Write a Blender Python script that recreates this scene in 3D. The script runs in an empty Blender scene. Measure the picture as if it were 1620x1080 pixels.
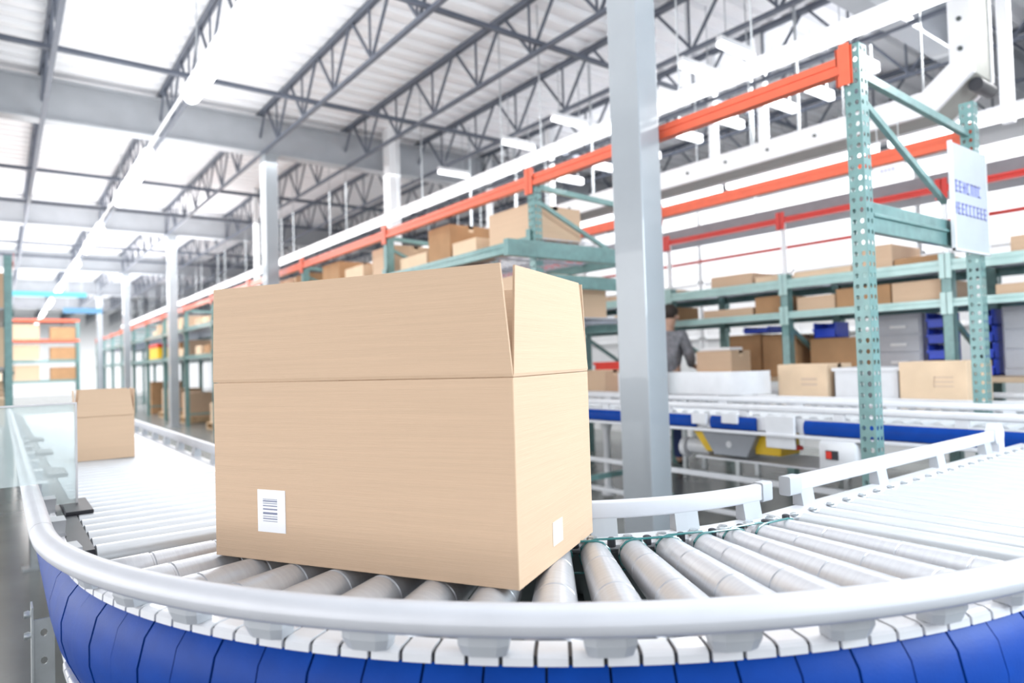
import bpy, bmesh, math, random
from mathutils import Vector, Matrix
random.seed(7)
D = bpy.data
SC = bpy.context.scene
COL = SC.collection

# ------------------------------------------------------------------ camera
H = 1.18
def cam_axes(yaw=36.9, pitch=1.65, roll=1.75):
    y, p, r = (math.radians(v) for v in (yaw, pitch, roll))
    fw = Vector((math.sin(y)*math.cos(p), math.cos(y)*math.cos(p), math.sin(p)))
    rt = Vector((math.cos(y), -math.sin(y), 0)); up = rt.cross(fw)
    return rt*math.cos(r)-up*math.sin(r), up*math.cos(r)+rt*math.sin(r), fw
R_, U_, F_ = cam_axes()
cd = D.cameras.new('camera'); cam = D.objects.new('camera', cd); COL.objects.link(cam)
M = Matrix((R_, U_, -F_)).transposed().to_4x4(); M.translation = Vector((0, 0, H))
cam.matrix_world = M
cd.sensor_width = 36; cd.lens = 24; cd.clip_start = .02; cd.clip_end = 200
cd.dof.use_dof = True; cd.dof.focus_distance = 1.65; cd.dof.aperture_fstop = 2.2
SC.camera = cam

# ------------------------------------------------------------------ view, world, lights
SC.view_settings.view_transform = 'Standard'; SC.view_settings.look = 'None'
SC.view_settings.gamma = 1; SC.view_settings.exposure = 0.12
SC.view_settings.use_curve_mapping = False
SC.cycles.use_denoising = True
SC.cycles.max_bounces = 8; SC.cycles.diffuse_bounces = 4; SC.cycles.glossy_bounces = 4
SC.cycles.transparent_max_bounces = 12
SC.cycles.sample_clamp_indirect = 8
w = D.worlds.new('world'); SC.world = w; w.use_nodes = True
bg = w.node_tree.nodes['Background']; bg.inputs[0].default_value = (.93, .96, 1, 1); bg.inputs[1].default_value = 1.3

def area(name, loc, rot, sx, sy, power, col=(1, 1, 1)):
    l = D.lights.new(name, 'AREA'); l.shape = 'RECTANGLE'; l.size = sx; l.size_y = sy
    l.energy = power; l.color = col
    o = D.objects.new(name, l); COL.objects.link(o); o.location = loc
    o.rotation_euler = tuple(math.radians(a) for a in rot); return o
# fill lights added to the modelled lamps: overhead, left side, upward, behind the camera
area('hall_fill', (2.2, 4.5, 4.0), (0, 0, 0), 4, 8, 90)
area('hall_fill', (3.0, 14, 4.0), (0, 0, 0), 6, 10, 650)
area('hall_fill', (3.0, 28, 4.0), (0, 0, 0), 8, 14, 1300)
area('hall_fill', (7.2, 3.5, 4.2), (0, 14, 0), 1.2, 9, 420)
area('left_fill', (-8.6, 9, 2.4), (0, -90, 0), 3.6, 26, 1150)  # added side light from the left, its source is made up
area('hall_fill', (2, 42, 3.9), (0, 0, 0), 18, 6, 1600)  # added to brighten the dark far wall
area('hall_fill', (-5, 24, 3.9), (0, 0, 0), 5, 20, 1300)
area('deck_fill', (1.48, 6, 3.75), (180, 0, 0), 2.5, 14, 170)  # added upward area lights, brighten the roof deck above the lamp row
area('deck_fill', (1.48, 26, 3.75), (180, 0, 0), 5, 24, 1000)
area('carton_fill', (3.0, -1.6, 2.2), (62, 0, 24), 1.6, 1.2, 165, (.80, .92, 1))  # added fill aimed at the big carton's right face, no such lamp

# ------------------------------------------------------------------ materials
MATS = {}
def mat(name, col, rough=.5, metal=0.0, noise=0.0, scale=8, bump=0.0, bscale=60, stretch=(1, 1, 1), emit=None, coat=0.0, col2=None, alpha=None, spec=None):
    if name in MATS: return MATS[name]
    m = D.materials.new(name); m.use_nodes = True; nt = m.node_tree; N = nt.nodes; L = nt.links
    b = N['Principled BSDF']; b.inputs['Base Color'].default_value = (*col, 1)
    b.inputs['Roughness'].default_value = rough; b.inputs['Metallic'].default_value = metal
    b.inputs['Coat Weight'].default_value = coat
    if spec is not None: b.inputs['Specular IOR Level'].default_value = spec
    tc = N.new('ShaderNodeTexCoord'); mp = N.new('ShaderNodeMapping'); mp.inputs['Scale'].default_value = stretch
    L.new(tc.outputs['Object'], mp.inputs[0])
    if noise:
        nz = N.new('ShaderNodeTexNoise'); nz.inputs['Scale'].default_value = scale; nz.inputs['Detail'].default_value = 5
        L.new(mp.outputs[0], nz.inputs['Vector'])
        cr = N.new('ShaderNodeValToRGB')
        c2 = col2 or tuple(max(0, c*(1-noise)) for c in col)
        cr.color_ramp.elements[0].color = (*c2, 1); cr.color_ramp.elements[1].color = (*tuple(min(1, c*(1+noise*.4)) for c in col), 1)
        cr.color_ramp.elements[0].position = .3; cr.color_ramp.elements[1].position = .7
        L.new(nz.outputs['Fac'], cr.inputs[0]); L.new(cr.outputs[0], b.inputs['Base Color'])
    if bump:
        n2 = N.new('ShaderNodeTexNoise'); n2.inputs['Scale'].default_value = bscale; n2.inputs['Detail'].default_value = 3
        L.new(mp.outputs[0], n2.inputs['Vector'])
        bp = N.new('ShaderNodeBump'); bp.inputs['Strength'].default_value = bump; bp.inputs['Distance'].default_value = .002
        L.new(n2.outputs['Fac'], bp.inputs['Height']); L.new(bp.outputs[0], b.inputs['Normal'])
    if emit:
        b.inputs['Emission Color'].default_value = (*emit[0], 1); b.inputs['Emission Strength'].default_value = emit[1]
    MATS[name] = m; return m

roller_m = mat('roller_sleeve', (.54, .55, .58), .27, .35, noise=.07, scale=5, bump=.15, bscale=30, stretch=(30, 2, 2))
steel_roller = mat('zinc_roller', (.58, .61, .64), .33, .35, noise=.08, scale=6, stretch=(2, 20, 20))
alu = mat('rail_aluminium', (.56, .57, .61), .46, .12, noise=.04, scale=12, bump=.05)
plastic_grey = mat('bracket_plastic', (.42, .44, .47), .45, noise=.06)
white_p = mat('white_plastic', (.68, .69, .72), .3, noise=.05, scale=14, coat=.2)
blue_p = mat('blue_guard_plastic', (.001, .044, .28), .42, spec=.12, noise=.12, scale=20, bump=.12, bscale=200)
cable_blk = mat('black_rubber', (.02, .022, .03), .5, noise=.2)
card = mat('kraft_cardboard', (.60, .425, .29), .7, noise=.05, scale=2.2, bump=.3, bscale=10, stretch=(1, 1, 60))
card_dark = mat('brown_cardboard', (.42, .24, .12), .8, noise=.15, scale=5, bump=.2)
card_pale = mat('pale_cardboard', (.74, .56, .39), .8, noise=.10, scale=5, bump=.2)
label_m = mat('label_paper', (.86, .87, .9), .5, noise=.02)
ink_m = mat('label_ink', (.20, .22, .32), .6, noise=.05)
tealp = mat('teal_rack_paint', (.15, .285, .28), .38, .15, noise=.18, scale=18, coat=.3)
orange = mat('orange_rack_paint', (.78, .13, .06), .35, noise=.08, scale=12, coat=.3)
redp = mat('red_rack_paint', (.62, .03, .02), .35, noise=.08, coat=.3)
col_paint = mat('column_grey_paint', (.31, .34, .37), .35, noise=.06, scale=3, coat=.4)
gird_paint = mat('girder_grey_paint', (.38, .40, .43), .45, noise=.08, scale=4)
joist_m = mat('joist_primer', (.10, .115, .15), .5, noise=.15, scale=10)
white_paint = mat('white_paint', (.82, .83, .85), .45, noise=.04, scale=4)
deck_m = mat('roof_deck_white', (.86, .865, .89), .5, noise=.05, scale=2)
wall_m = mat('wall_white', (.85, .86, .88), .6, noise=.04, scale=1.5)
floor_m = mat('floor_concrete', (.18, .19, .185), .25, noise=.22, scale=1.6, bump=.1, bscale=20)
dark_m = mat('dark_steel', (.10, .115, .115), .4, .6, noise=.2, scale=12)
zinc = mat('galvanised_steel', (.55, .58, .60), .35, .8, noise=.15, scale=14)
mesh_m = mat('wire_deck', (.50, .54, .62), .4, .4, noise=.1)
yellow = mat('yellow_paint', (.85, .55, .02), .4, noise=.1)
red_m = mat('red_plastic', (.70, .03, .015), .4, noise=.1)
blue_bin = mat('blue_bin_plastic', (.02, .07, .65), .35, noise=.1)
grey_bag = mat('grey_plastic', (.30, .31, .34), .5, noise=.15)
wood = mat('pallet_wood', (.55, .38, .22), .8, noise=.3, scale=9, stretch=(1, 12, 1))
lamp_m = mat('lamp_diffuser', (.9, .9, .9), .4, emit=((.96, .97, 1), 5.0))
strip_m = mat('strip_lamp_diffuser', (.9, .9, .9), .4, emit=((.96, .97, 1), 2.4))
skin_m = mat('skin', (.55, .34, .25), .5, noise=.1)
shirt_m = mat('grey_shirt', (.24, .25, .28), .8, noise=.4, scale=25)
jean_m = mat('blue_jeans', (.03, .05, .16), .8, noise=.2)
hair_m = mat('dark_hair', (.03, .02, .015), .6, noise=.2)
teal_gl = mat('belt_teal', (.03, .17, .17), .25, coat=.5, noise=.2)
def glass_mat():
    m = D.materials.new('clear_acrylic'); m.use_nodes = True; N = m.node_tree.nodes; L = m.node_tree.links
    b = N['Principled BSDF']; out = N['Material Output']
    b.inputs['Base Color'].default_value = (.86, .93, .94, 1); b.inputs['Roughness'].default_value = .2
    tr = N.new('ShaderNodeBsdfTransparent'); tr.inputs[0].default_value = (.93, .98, .98, 1)
    mx = N.new('ShaderNodeMixShader')
    nz = N.new('ShaderNodeTexNoise'); nz.inputs['Scale'].default_value = 3
    mr = N.new('ShaderNodeMapRange'); mr.inputs[3].default_value = .30; mr.inputs[4].default_value = .42
    L.new(nz.outputs['Fac'], mr.inputs[0]); L.new(mr.outputs[0], mx.inputs[0])
    L.new(tr.outputs[0], mx.inputs[1]); L.new(b.outputs[0], mx.inputs[2]); L.new(mx.outputs[0], out.inputs[0])
    return m
acrylic = glass_mat()

# ------------------------------------------------------------------ mesh builder
class MB:
    def __init__(s): s.v = []; s.f = []
    def add(s, vs, fs):
        o = len(s.v); s.v += [tuple(v) for v in vs]; s.f += [tuple(i+o for i in f) for f in fs]; return s
    def box(s, x0, x1, y0, y1, z0, z1, ch=0.0):
        if ch <= 0:
            vs = [(x, y, z) for z in (z0, z1) for y in (y0, y1) for x in (x0, x1)]
            return s.add(vs, [(0, 2, 3, 1), (4, 5, 7, 6), (0, 1, 5, 4), (2, 6, 7, 3), (0, 4, 6, 2), (1, 3, 7, 5)])
        bm = bmesh.new(); bmesh.ops.create_cube(bm, size=1)
        for v in bm.verts:
            v.co = Vector(((x0+x1)/2+v.co.x*(x1-x0), (y0+y1)/2+v.co.y*(y1-y0), (z0+z1)/2+v.co.z*(z1-z0)))
        bmesh.ops.bevel(bm, geom=bm.edges[:], offset=ch, segments=2, affect='EDGES', profile=.5)
        return s.bm(bm)
    def bm(s, bm, mtx=None):
        bm.verts.index_update()
        s.add([(mtx @ v.co) if mtx else v.co.copy() for v in bm.verts], [[v.index for v in f.verts] for f in bm.faces]); bm.free(); return s
    def obox(s, c, ax, ay, az, sx, sy, sz):
        c, ax, ay, az = (Vector(q) for q in (c, ax, ay, az))
        vs = [c+ax*(x*sx/2)+ay*(y*sy/2)+az*(z*sz/2) for z in (-1, 1) for y in (-1, 1) for x in (-1, 1)]
        return s.add(vs, [(0, 2, 3, 1), (4, 5, 7, 6), (0, 1, 5, 4), (2, 6, 7, 3), (0, 4, 6, 2), (1, 3, 7, 5)])
    def bar(s, a, b, wd, hg, up=(0, 0, 1)):
        a, b = Vector(a), Vector(b); d = b-a; L = d.length; d.normalize()
        u = Vector(up)
        if abs(d.dot(u)) > .99: u = Vector((1, 0, 0))
        sd = d.cross(u).normalized(); u = sd.cross(d)
        return s.obox((a+b)/2, d, sd, u, L, wd, hg)
    def rings(s, rings, cap=True, closed=False):
        n = len(rings[0]); vs = [v for r in rings for v in r]; fs = []
        m = len(rings)
        for i in range(m if closed else m-1):
            j = (i+1) % m
            for k in range(n):
                k2 = (k+1) % n
                fs.append((i*n+k, j*n+k, j*n+k2, i*n+k2))
        if cap and not closed: fs.append(tuple(range(n))); fs.append(tuple((m-1)*n+k for k in reversed(range(n))))
        return s.add(vs, fs)
    def tube(s, pts, r, n=8, closed=False):
        pts = [Vector(p) for p in pts]; rg = []; m = len(pts); pu = None
        for i, p in enumerate(pts):
            a = pts[(i-1) % m] if closed or i else p; b = pts[(i+1) % m] if closed or i < m-1 else p
            d = (b-a).normalized()
            u = Vector((0, 0, 1)) if abs(d.z) < .95 else Vector((1, 0, 0))
            sd = d.cross(u).normalized(); u = sd.cross(d)
            rr = r[i] if isinstance(r, (list, tuple)) else r
            rg.append([p+sd*(rr*math.cos(2*math.pi*k/n))+u*(rr*math.sin(2*math.pi*k/n)) for k in range(n)])
        return s.rings(rg, closed=closed)
    def lathe(s, prof, axis='X', n=28, c=(0, 0, 0)):   # prof: (t along axis, radius)
        rg = []
        for t, r in prof:
            ring = []
            for k in range(n):
                a = 2*math.pi*k/n; p, q = r*math.cos(a), r*math.sin(a)
                v = {'X': (t, p, q), 'Y': (q, t, p), 'Z': (p, q, t)}[axis]
                ring.append((v[0]+c[0], v[1]+c[1], v[2]+c[2]))
            rg.append(ring)
        return s.rings(rg)
    def plate(s, o, u, v, nu, nv, cell, hr, skip=None):   # perforated sheet, octagonal holes
        o, u, v = Vector(o), Vector(u), Vector(v)
        cu, cv = cell
        for i in range(nu):
            for j in range(nv):
                c = o+u*(cu*(i+.5))+v*(cv*(j+.5))
                sq = [(-1, -1), (0, -1), (1, -1), (1, 0), (1, 1), (0, 1), (-1, 1), (-1, 0)]
                out = [c+u*(a*cu/2)+v*(b*cv/2) for a, b in sq]
                inn = [c+u*(hr*math.cos(math.radians(225+45*k)))+v*(hr*1.25*math.sin(math.radians(225+45*k))) for k in range(8)]
                s.add(out+inn, [(k, (k+1) % 8, 8+(k+1) % 8, 8+k) for k in range(8)])
        return s
    def build(s, name, m, parent=None, world=True, smooth=False, bevel=0, solid=0):
        me = D.meshes.new(name)
        if parent is not None and world:
            inv = world_of(parent).inverted(); vs = [inv @ Vector(v) for v in s.v]
        else: vs = s.v
        me.from_pydata([tuple(v) for v in vs], [], s.f); me.materials.append(m)
        bm = bmesh.new(); bm.from_mesh(me); bmesh.ops.recalc_face_normals(bm, faces=bm.faces); bm.to_mesh(me); bm.free()
        o = D.objects.new(name, me); COL.objects.link(o)
        if parent is not None: o.parent = parent
        if smooth:
            for p in me.polygons: p.use_smooth = True
            try: me.set_sharp_from_angle(angle=math.radians(38))
            except Exception: pass
        if bevel:
            b = o.modifiers.new('bevel', 'BEVEL'); b.width = bevel; b.segments = 2; b.limit_method = 'ANGLE'
        if solid:
            b = o.modifiers.new('solid', 'SOLIDIFY'); b.thickness = solid; b.offset = 0
        return o
def world_of(o):
    m = Matrix.Translation(o.location) @ o.rotation_euler.to_matrix().to_4x4() @ Matrix.Diagonal((*o.scale, 1))
    return world_of(o.parent) @ m if o.parent else m
def tag(o, label=None, cat=None, group=None, kind=None):
    if label: o['label'] = label
    if cat: o['category'] = cat
    if group: o['group'] = group
    if kind: o['kind'] = kind
    return o
def empty(name, loc, rz=0, label=None, cat=None, group=None, kind=None):
    o = D.objects.new(name, None); COL.objects.link(o); o.location = loc; o.rotation_euler = (0, 0, rz)
    o.empty_display_size = .1
    return tag(o, label, cat, group, kind)
def copy_tree(o, parent=None):
    c = o.copy(); COL.objects.link(c); c.parent = parent
    for ch in list(o.children): copy_tree(ch, c)
    return c

# ------------------------------------------------------------------ the setting
MB().box(-9, 11, -4, 48, -.1, 0).build('floor', floor_m)['kind'] = 'structure'
mb = MB(); pr = []
y = -4.0                                       # ribbed roof deck, ribs run across the hall
while y < 48:
    pr += [(y, 4.68), (y+.10, 4.68), (y+.125, 4.73), (y+.225, 4.73)]; y += .25
top = [(p[0], p[1]+.01) for p in pr][::-1]
ring = pr+top; n = len(ring)
vs = [(-9, a, b) for a, b in ring]+[(11, a, b) for a, b in ring]
fs = []
m_ = len(pr)
for k in range(m_-1):
    fs.append((k, k+1, n+k+1, n+k)); k2 = n-1-k
    fs.append((k2, n+k2, n+k2-1, k2-1))
mb.add(vs, fs); o = mb.build('ceiling', deck_m); o['kind'] = 'structure'
MB().box(11, 11.15, -4, 48, 0, 4.8).build('wall_right', wall_m)['kind'] = 'structure'
MB().box(-9.15, -9, 24, 48, 0, 4.8).box(-9.15, -9, -4, 24, 0, .5).build('wall_left', wall_m)['kind'] = 'structure'  # low stretch leaves a made-up opening for the left fill light
MB().box(-9.15, 11.15, 48, 48.15, 0, 4.8).build('wall_far', wall_m)['kind'] = 'structure'

# girders across the hall
ORD = ['nearest', 'second', 'third', 'fourth', 'fifth', 'sixth', 'seventh', 'eighth', 'ninth', 'tenth', 'eleventh', 'twelfth', 'thirteenth', 'fourteenth', 'fifteenth', 'sixteenth', 'seventeenth', 'eighteenth', 'nineteenth', 'twentieth', 'twenty-first', 'twenty-second', 'twenty-third', 'twenty-fourth']
girder_ys = [2.75, 9.42, 16.1, 22.8, 29.5, 36.2]
for i, gy in enumerate(girder_ys):
    g = MB()
    g.box(-9, 11, gy-.10, gy+.10, 4.10, 4.125).box(-9, 11, gy-.10, gy+.10, 4.575, 4.60).box(-9, 11, gy-.012, gy+.012, 4.125, 4.575)
    tag(g.build('roof_girder', gird_paint), ['grey steel girder crossing overhead at the foreground column',
        'wide grey girder crossing the roof above the second column, nearest in full view',
        'grey girder behind the first full one, over the third column',
        'fourth grey roof girder back, far down the hall', 'fifth grey roof girder back, pale in the distance',
        'farthest grey roof girder by the end wall'][i], 'girder', 'grey roof girders')
# open-web joists along the hall
tc = MB().box(-.03, -.005, -3.9, 47.9, 4.62, 4.675).box(.005, .03, -3.9, 47.9, 4.62, 4.675).box(-.03, .03, -3.9, 47.9, 4.665, 4.675)
bc = MB().box(-.022, .022, -3.9, 47.9, 4.085, 4.12)
wb = MB(); y = -3.7
while y < 47:
    wb.bar((0, y, 4.63), (0, y+.42, 4.11), .024, .024); wb.bar((0, y+.42, 4.11), (0, y+.84, 4.63), .024, .024)
    wb.bar((0, y+.84, 4.63), (0, y+.44, 4.11), .018, .018) if False else wb.bar((0, y+.45, 4.11), (0, y+.45, 4.63), .018, .018)
    y += .92
jlab = {0: 'directly over the hanging lamp row'}
J0 = None
xs = [2.87+1.23*k for k in range(-8, 7)]
for i, x in enumerate(xs):
    if J0 is None:
        J0 = empty('roof_joist', (x, 0, 0)); tc.build('top_chord', joist_m, J0, world=False); bc.build('bottom_chord', joist_m, J0, world=False); wb.build('web', joist_m, J0, world=False)
        j = J0
    else:
        j = copy_tree(J0); j.location = (x, 0, 0)
    rel = i-6   # joist 7 is the first to the right of the left lamp row
    if rel <= 0: lab = 'open-web roof joist left of the ceiling lamp row, %s one out from the lamps' % ORD[-rel]
    else: lab = 'dark open-web roof joist right of the ceiling lamp row, %s one out from the lamps' % ORD[rel-1]
    tag(j, lab, 'joist', 'open-web roof joists')
for i, by in enumerate([4.85, 7.35, 11.9, 14.2, 18.6, 20.6]):
    b = MB().box(-9, 11, by-.02, by+.02, 4.13, 4.155).box(-9, 11, by+.015, by+.02, 4.13, 4.19)
    tag(b.build('joist_bridging', joist_m), 'thin steel angle tying the roof joists together, %s from the camera' % ORD[i], 'brace', 'joist bridging angles')

# columns
def column(x, y, label, sx=.17, sy=.23, zt=4.1):
    e = empty('steel_column', (x+sx/2, y+sy/2, 0), 0, label, 'column', 'grey steel columns')
    MB().box(x, x+sx, y, y+sy, 0, zt, .008).build('post', col_paint, e)
    MB().box(x-.05, x+sx+.05, y-.05, y+sy+.05, 0, .02).build('base_plate', col_paint, e)
    MB().box(x-.03, x+sx+.03, y-.03, y+sy+.03, zt-.02, zt).build('cap_plate', col_paint, e)
    return e
column(2.93, 2.63, 'large grey steel column in front of the blue conveyor, right of the big carton', zt=4.099)
column(2.90, 9.33, 'grey steel column standing behind the left part of the big carton')
column(2.90, 16.0, 'grey steel column by the pallets, left of the big carton')
column(2.90, 22.7, 'pale distant grey column beyond the pallets')
column(2.90, 29.4, 'farthest pale grey column down the hall')
column(9.6, 9.33, 'grey column far right behind the racks, one girder back')
column(9.6, 16.0, 'grey column far right behind the racks, two girders back')
column(-4.0, 16.0, 'pale grey column on the far left of the hall')
# white hanging posts
for i, (x, y, z0) in enumerate([(4.70, 9.12, 0), (6.6, 4.8, 3.3), (6.6, 4.16, 3.35), (6.6, 7.7, 3.3), (6.6, 9.3, 3.3), (6.6, 1.95, 3.0), (4.0, 13.5, 2.6), (6.6, 6.2, 3.3)]):
    r = .09 if i == 0 else .04
    e = MB().box(x-r, x+r, y-r, y+r, z0, 4.68)
    tag(e.build('hanger_post', white_paint), ['broad white post dropping behind the big carton, right of the second column',
        'white drop post seen over the orange beam, right of the big column', 'short white drop post left of the green upright',
        'white drop post just left of the big column', 'white drop post over the middle rack bay', 'white drop post at the right edge of the picture',
        'pale drop post beyond the second column', 'white drop post hidden near the orange beam joint'][i], 'post', 'white hanger posts')

# ------------------------------------------------------------------ ceiling lamps
def lamp(y0, y1, label):
    e = empty('ceiling_lamp', (1.48, (y0+y1)/2, 3.78), 0, label, 'lamp', 'hanging tube lamps in a row')
    MB().box(1.43, 1.53, y0, y1, 3.86, 3.92).build('housing', white_paint, e)
    d = MB(); d.lathe([(y0, .03), (y0+.02, .065), (y0+.08, .078), (y1-.08, .078), (y1-.02, .065), (y1, .03)], 'Y', 16, (1.48, 0, 3.80))
    d.build('diffuser', lamp_m, e, smooth=True)
    for yy in (y0+.3, y1-.3): MB().box(1.475, 1.485, yy-.005, yy+.005, 3.92, 4.70).build('hanger_rod', zinc, e)
for i, y0 in enumerate([-.5, 4.3, 9.25, 14.3, 19.0, 24.0, 29.0, 34.0, 39]):
    lamp(y0, y0+2.7, 'glowing tube lamp in the left ceiling row, %s from the camera' % ORD[i] if i else 'glowing tube lamp at the head of the left ceiling row, above the camera')
tag(MB().box(1.47, 1.49, -3, 44, 3.93, 3.95).build('conduit', white_paint), 'thin white conduit joining the hanging tube lamps', 'conduit')

for i in range(15):
    y0 = -1.6+2.35*i
    e = empty('linear_lamp', (4.25, y0+1.1, 3.1), 0, 'bright linear lamp over the orange rack beam, %s in the run from the right' % ORD[i], 'lamp', 'linear lamps in one long bright run')
    MB().box(4.22, 4.29, y0, y0+2.33, 3.205, 3.24).build('housing', white_paint, e)
    MB().box(4.205, 4.305, y0+.01, y0+2.32, 3.135, 3.205, .02).build('diffuser', strip_m, e)
    for yy in (y0+.3, y0+2): MB().box(4.255, 4.265, yy-.005, yy+.005, 3.24, 4.7).build('hanger_rod', zinc, e)
k = 0
for x0, yy in [(5.25, 3.72), (5.3, 4.2), (6.6, 3.2), (6.95, 3.85), (6.95, 4.3), (6.9, 4.97), (6.9, 5.6), (7.0, 6.4), (7.0, 7.2), (7.0, 8.0), (8.6, 3.4), (8.6, 4.4), (8.6, 5.4), (8.6, 6.4), (5.2, 6.0), (5.2, 7.0), (5.2, 8.6)]:
    e = empty('short_lamp', (x0+.25, yy, 3.98), 0, 'short white crosswise tube lamp under the right roof, %s over from the big column' % ORD[k], 'lamp', 'short crosswise tube lamps'); k += 1
    MB().box(x0, x0+.52, yy-.035, yy+.035, 3.98, 4.03, .012).build('diffuser', strip_m, e)
    MB().box(x0, x0+.52, yy-.03, yy+.03, 4.03, 4.08).build('housing', white_paint, e)
    for xx in (x0+.1, x0+.42): MB().box(xx, xx+.008, yy-.004, yy+.004, 4.08, 4.70).build('hanger_rod', zinc, e)

# ------------------------------------------------------------------ conveyors
ZR = .75; CX, CY = 1.68, 1.967
def P(kind, s, r, z):
    if kind == 'arc': a = math.radians(s); return (CX-r*math.cos(a), CY-r*math.sin(a), z)
    if kind == 'left': return (CX-r, CY+s, z)
    if kind == 'right': return (CX+s, CY-r, z)
def sweep(mb, kind, prof, ss, cap=True):
    return mb.rings([[P(kind, s, r, z) for r, z in prof] for s in ss], cap=cap)
def lin(a, b, n): return [a+(b-a)*i/n for i in range(n+1)]
def rrect(r0, r1, z0, z1, c):   # rounded-rectangle profile
    out = []
    for (cx, cz, a0) in ((r1-c, z1-c, 0), (r0+c, z1-c, 90), (r0+c, z0+c, 180), (r1-c, z0+c, 270)):
        for k in range(4): a = math.radians(a0+30*k); out.append((cx+c*math.cos(a), cz+c*math.sin(a)))
    return out
RO, RI = 1.604, .86            # outer and inner guard rail
def rail_out(kind, ss, e):
    prof = rrect(RO-.025, RO+.025, ZR+.036, ZR+.084, .0235)
    return sweep(MB(), kind, prof, ss).build('outer_guard_rail', alu, e, smooth=True)
def rail_in(kind, ss, e):
    prof = rrect(RI-.012, RI+.014, ZR+.030, ZR+.074, .006)
    return sweep(MB(), kind, prof, ss).build('inner_guard_rail', alu, e, smooth=True)
def bracket_out(kind, s, e):
    mb = MB(); w2 = 1.42 if kind == 'arc' else .04
    pr = [(-1, 1.548), (-1, 1.578), (-.55, 1.586), (.55, 1.586), (1, 1.578), (1, 1.548)]
    mi = [P(kind, s+a*w2, r-.003, ZR+.012) for a, r in pr]
    hi = [P(kind, s+a*w2, r-.006, ZR+.045) for a, r in pr]
    lo = [P(kind, s+a*w2*.85, r-.009, ZR-.0055) for a, r in pr]
    mb.rings([lo, mi, hi]); return mb.build('rail_bracket', plastic_grey, e)
def bracket_in(kind, s, e, w2=None):
    w2 = w2 or (2.6 if kind == 'arc' else .035)
    mb = MB(); sweep(mb, kind, [(RI-.014, ZR-.012), (RI-.014, ZR+.034), (RI+.012, ZR+.034), (RI+.02, ZR-.012)], [s-w2, s, s+w2])
    return mb.build('rail_bracket', plastic_grey, e)
BLUE = [(1.530, ZR-.0245), (1.555, ZR-.0245), (1.576, ZR-.050), (1.590, ZR-.10), (1.590, ZR-.14), (1.578, ZR-.19), (1.556, ZR-.24), (1.548, ZR-.25), (1.535, ZR-.25)]
def frame_rails(kind, ss, e):
    # outer channel, inner channel
    sweep(MB(), kind, [(1.522, ZR-.035), (1.522, ZR-.27), (1.545, ZR-.27), (1.53, ZR-.25), (1.53, ZR-.035)], ss).build('outer_channel', dark_m, e)
    sweep(MB(), kind, [(.925, ZR-.02), (.90, ZR-.012), (.855, ZR-.012), (.845, ZR-.02), (.845, ZR-.20), (.855, ZR-.20), (.855, ZR-.03), (.925, ZR-.03)], ss).build('inner_channel', white_p, e)
    sweep(MB(), kind, [(.925, ZR-.035), (.925, ZR-.15), (.935, ZR-.15), (.935, ZR-.035)], ss).build('bearing_plate', dark_m, e)
    sweep(MB(), kind, rrect(1.535, 1.562, ZR-.272, ZR-.252, .005), ss).build('bottom_trim', white_p, e)

# --- the curve
cur = empty('curved_roller_conveyor', (CX, CY, 0), 0, 'curved roller conveyor with blue side guard carrying the big open carton', 'conveyor')
ss = lin(0, 90, 60)
frame_rails('arc', ss, cur); rail_out('arc', ss, cur)
rail_in('arc', lin(0, 89, 50), cur)
sweep(MB(), 'arc', rrect(RI-.016, RI+.018, ZR+.026, ZR+.078, .006), [88.4, 89.8, 91.2]).build('rail_end_cap', plastic_grey, cur, smooth=True)
for k in range(13): bracket_out('arc', 4.2+6.82*k, cur)
for k in range(6): bracket_in('arc', 13+14.5*k, cur, 2.2)
npan = 26
for k in range(npan):
    a0, a1 = 90*k/npan+.07, 90*(k+1)/npan-.07
    j = .0015*(k % 2)
    sweep(MB(), 'arc', [(r+j, z) for r, z in BLUE], lin(a0, a1, 4)).build('side_panel', blue_p, cur, smooth=True)
nb = 47
blk = [(1.512, ZR-.018), (1.512, ZR-.006), (1.549, ZR-.006), (1.556, ZR-.008), (1.561, ZR-.012), (1.562, ZR-.024), (1.54, ZR-.024)]
blk_l = [(1.546, ZR-.012), (1.546, ZR+.002), (1.556, ZR+.002), (1.561, ZR-.004), (1.562, ZR-.024), (1.546, ZR-.024)]
for k in range(nb):
    a0, a1 = 90*k/nb+.12, 90*(k+1)/nb-.12
    sweep(MB(), 'arc', blk, lin(a0, a1, 2)).build('frame_block', white_p, cur)
sweep(MB(), 'arc', [(1.505, ZR-.10), (1.505, ZR-.010), (1.555, ZR-.011), (1.555, ZR-.03), (1.515, ZR-.03), (1.515, ZR-.10)], ss).build('block_carrier', cable_blk, cur)
for k in range(nb):    # lower link trim pieces
    a0, a1 = 90*k/nb+.15, 90*(k+1)/nb-.15
    if a0 < 50: sweep(MB(), 'arc', rrect(1.533, 1.566, ZR-.274, ZR-.25, .005), lin(a0, a1, 2)).build('bottom_link', white_p, cur)
# tapered rollers
R0, R1 = .945, 1.50
def taper(t): return .0345+(.054-.0345)*(t-R0)/(R1-R0)
prof = [(R0-.02, .012), (R0-.02, .026), (R0-.004, .030), (R0, taper(R0)-.004), (R0+.004, taper(R0))]
for g in (1.08, 1.255, 1.40):
    prof += [(g-.004, taper(g)), (g-.002, taper(g)-.0022), (g+.002, taper(g)-.0022), (g+.004, taper(g)+.0006)]
prof += [(R1-.006, taper(R1)), (R1, taper(R1)-.004), (R1+.004, .012)]
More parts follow.
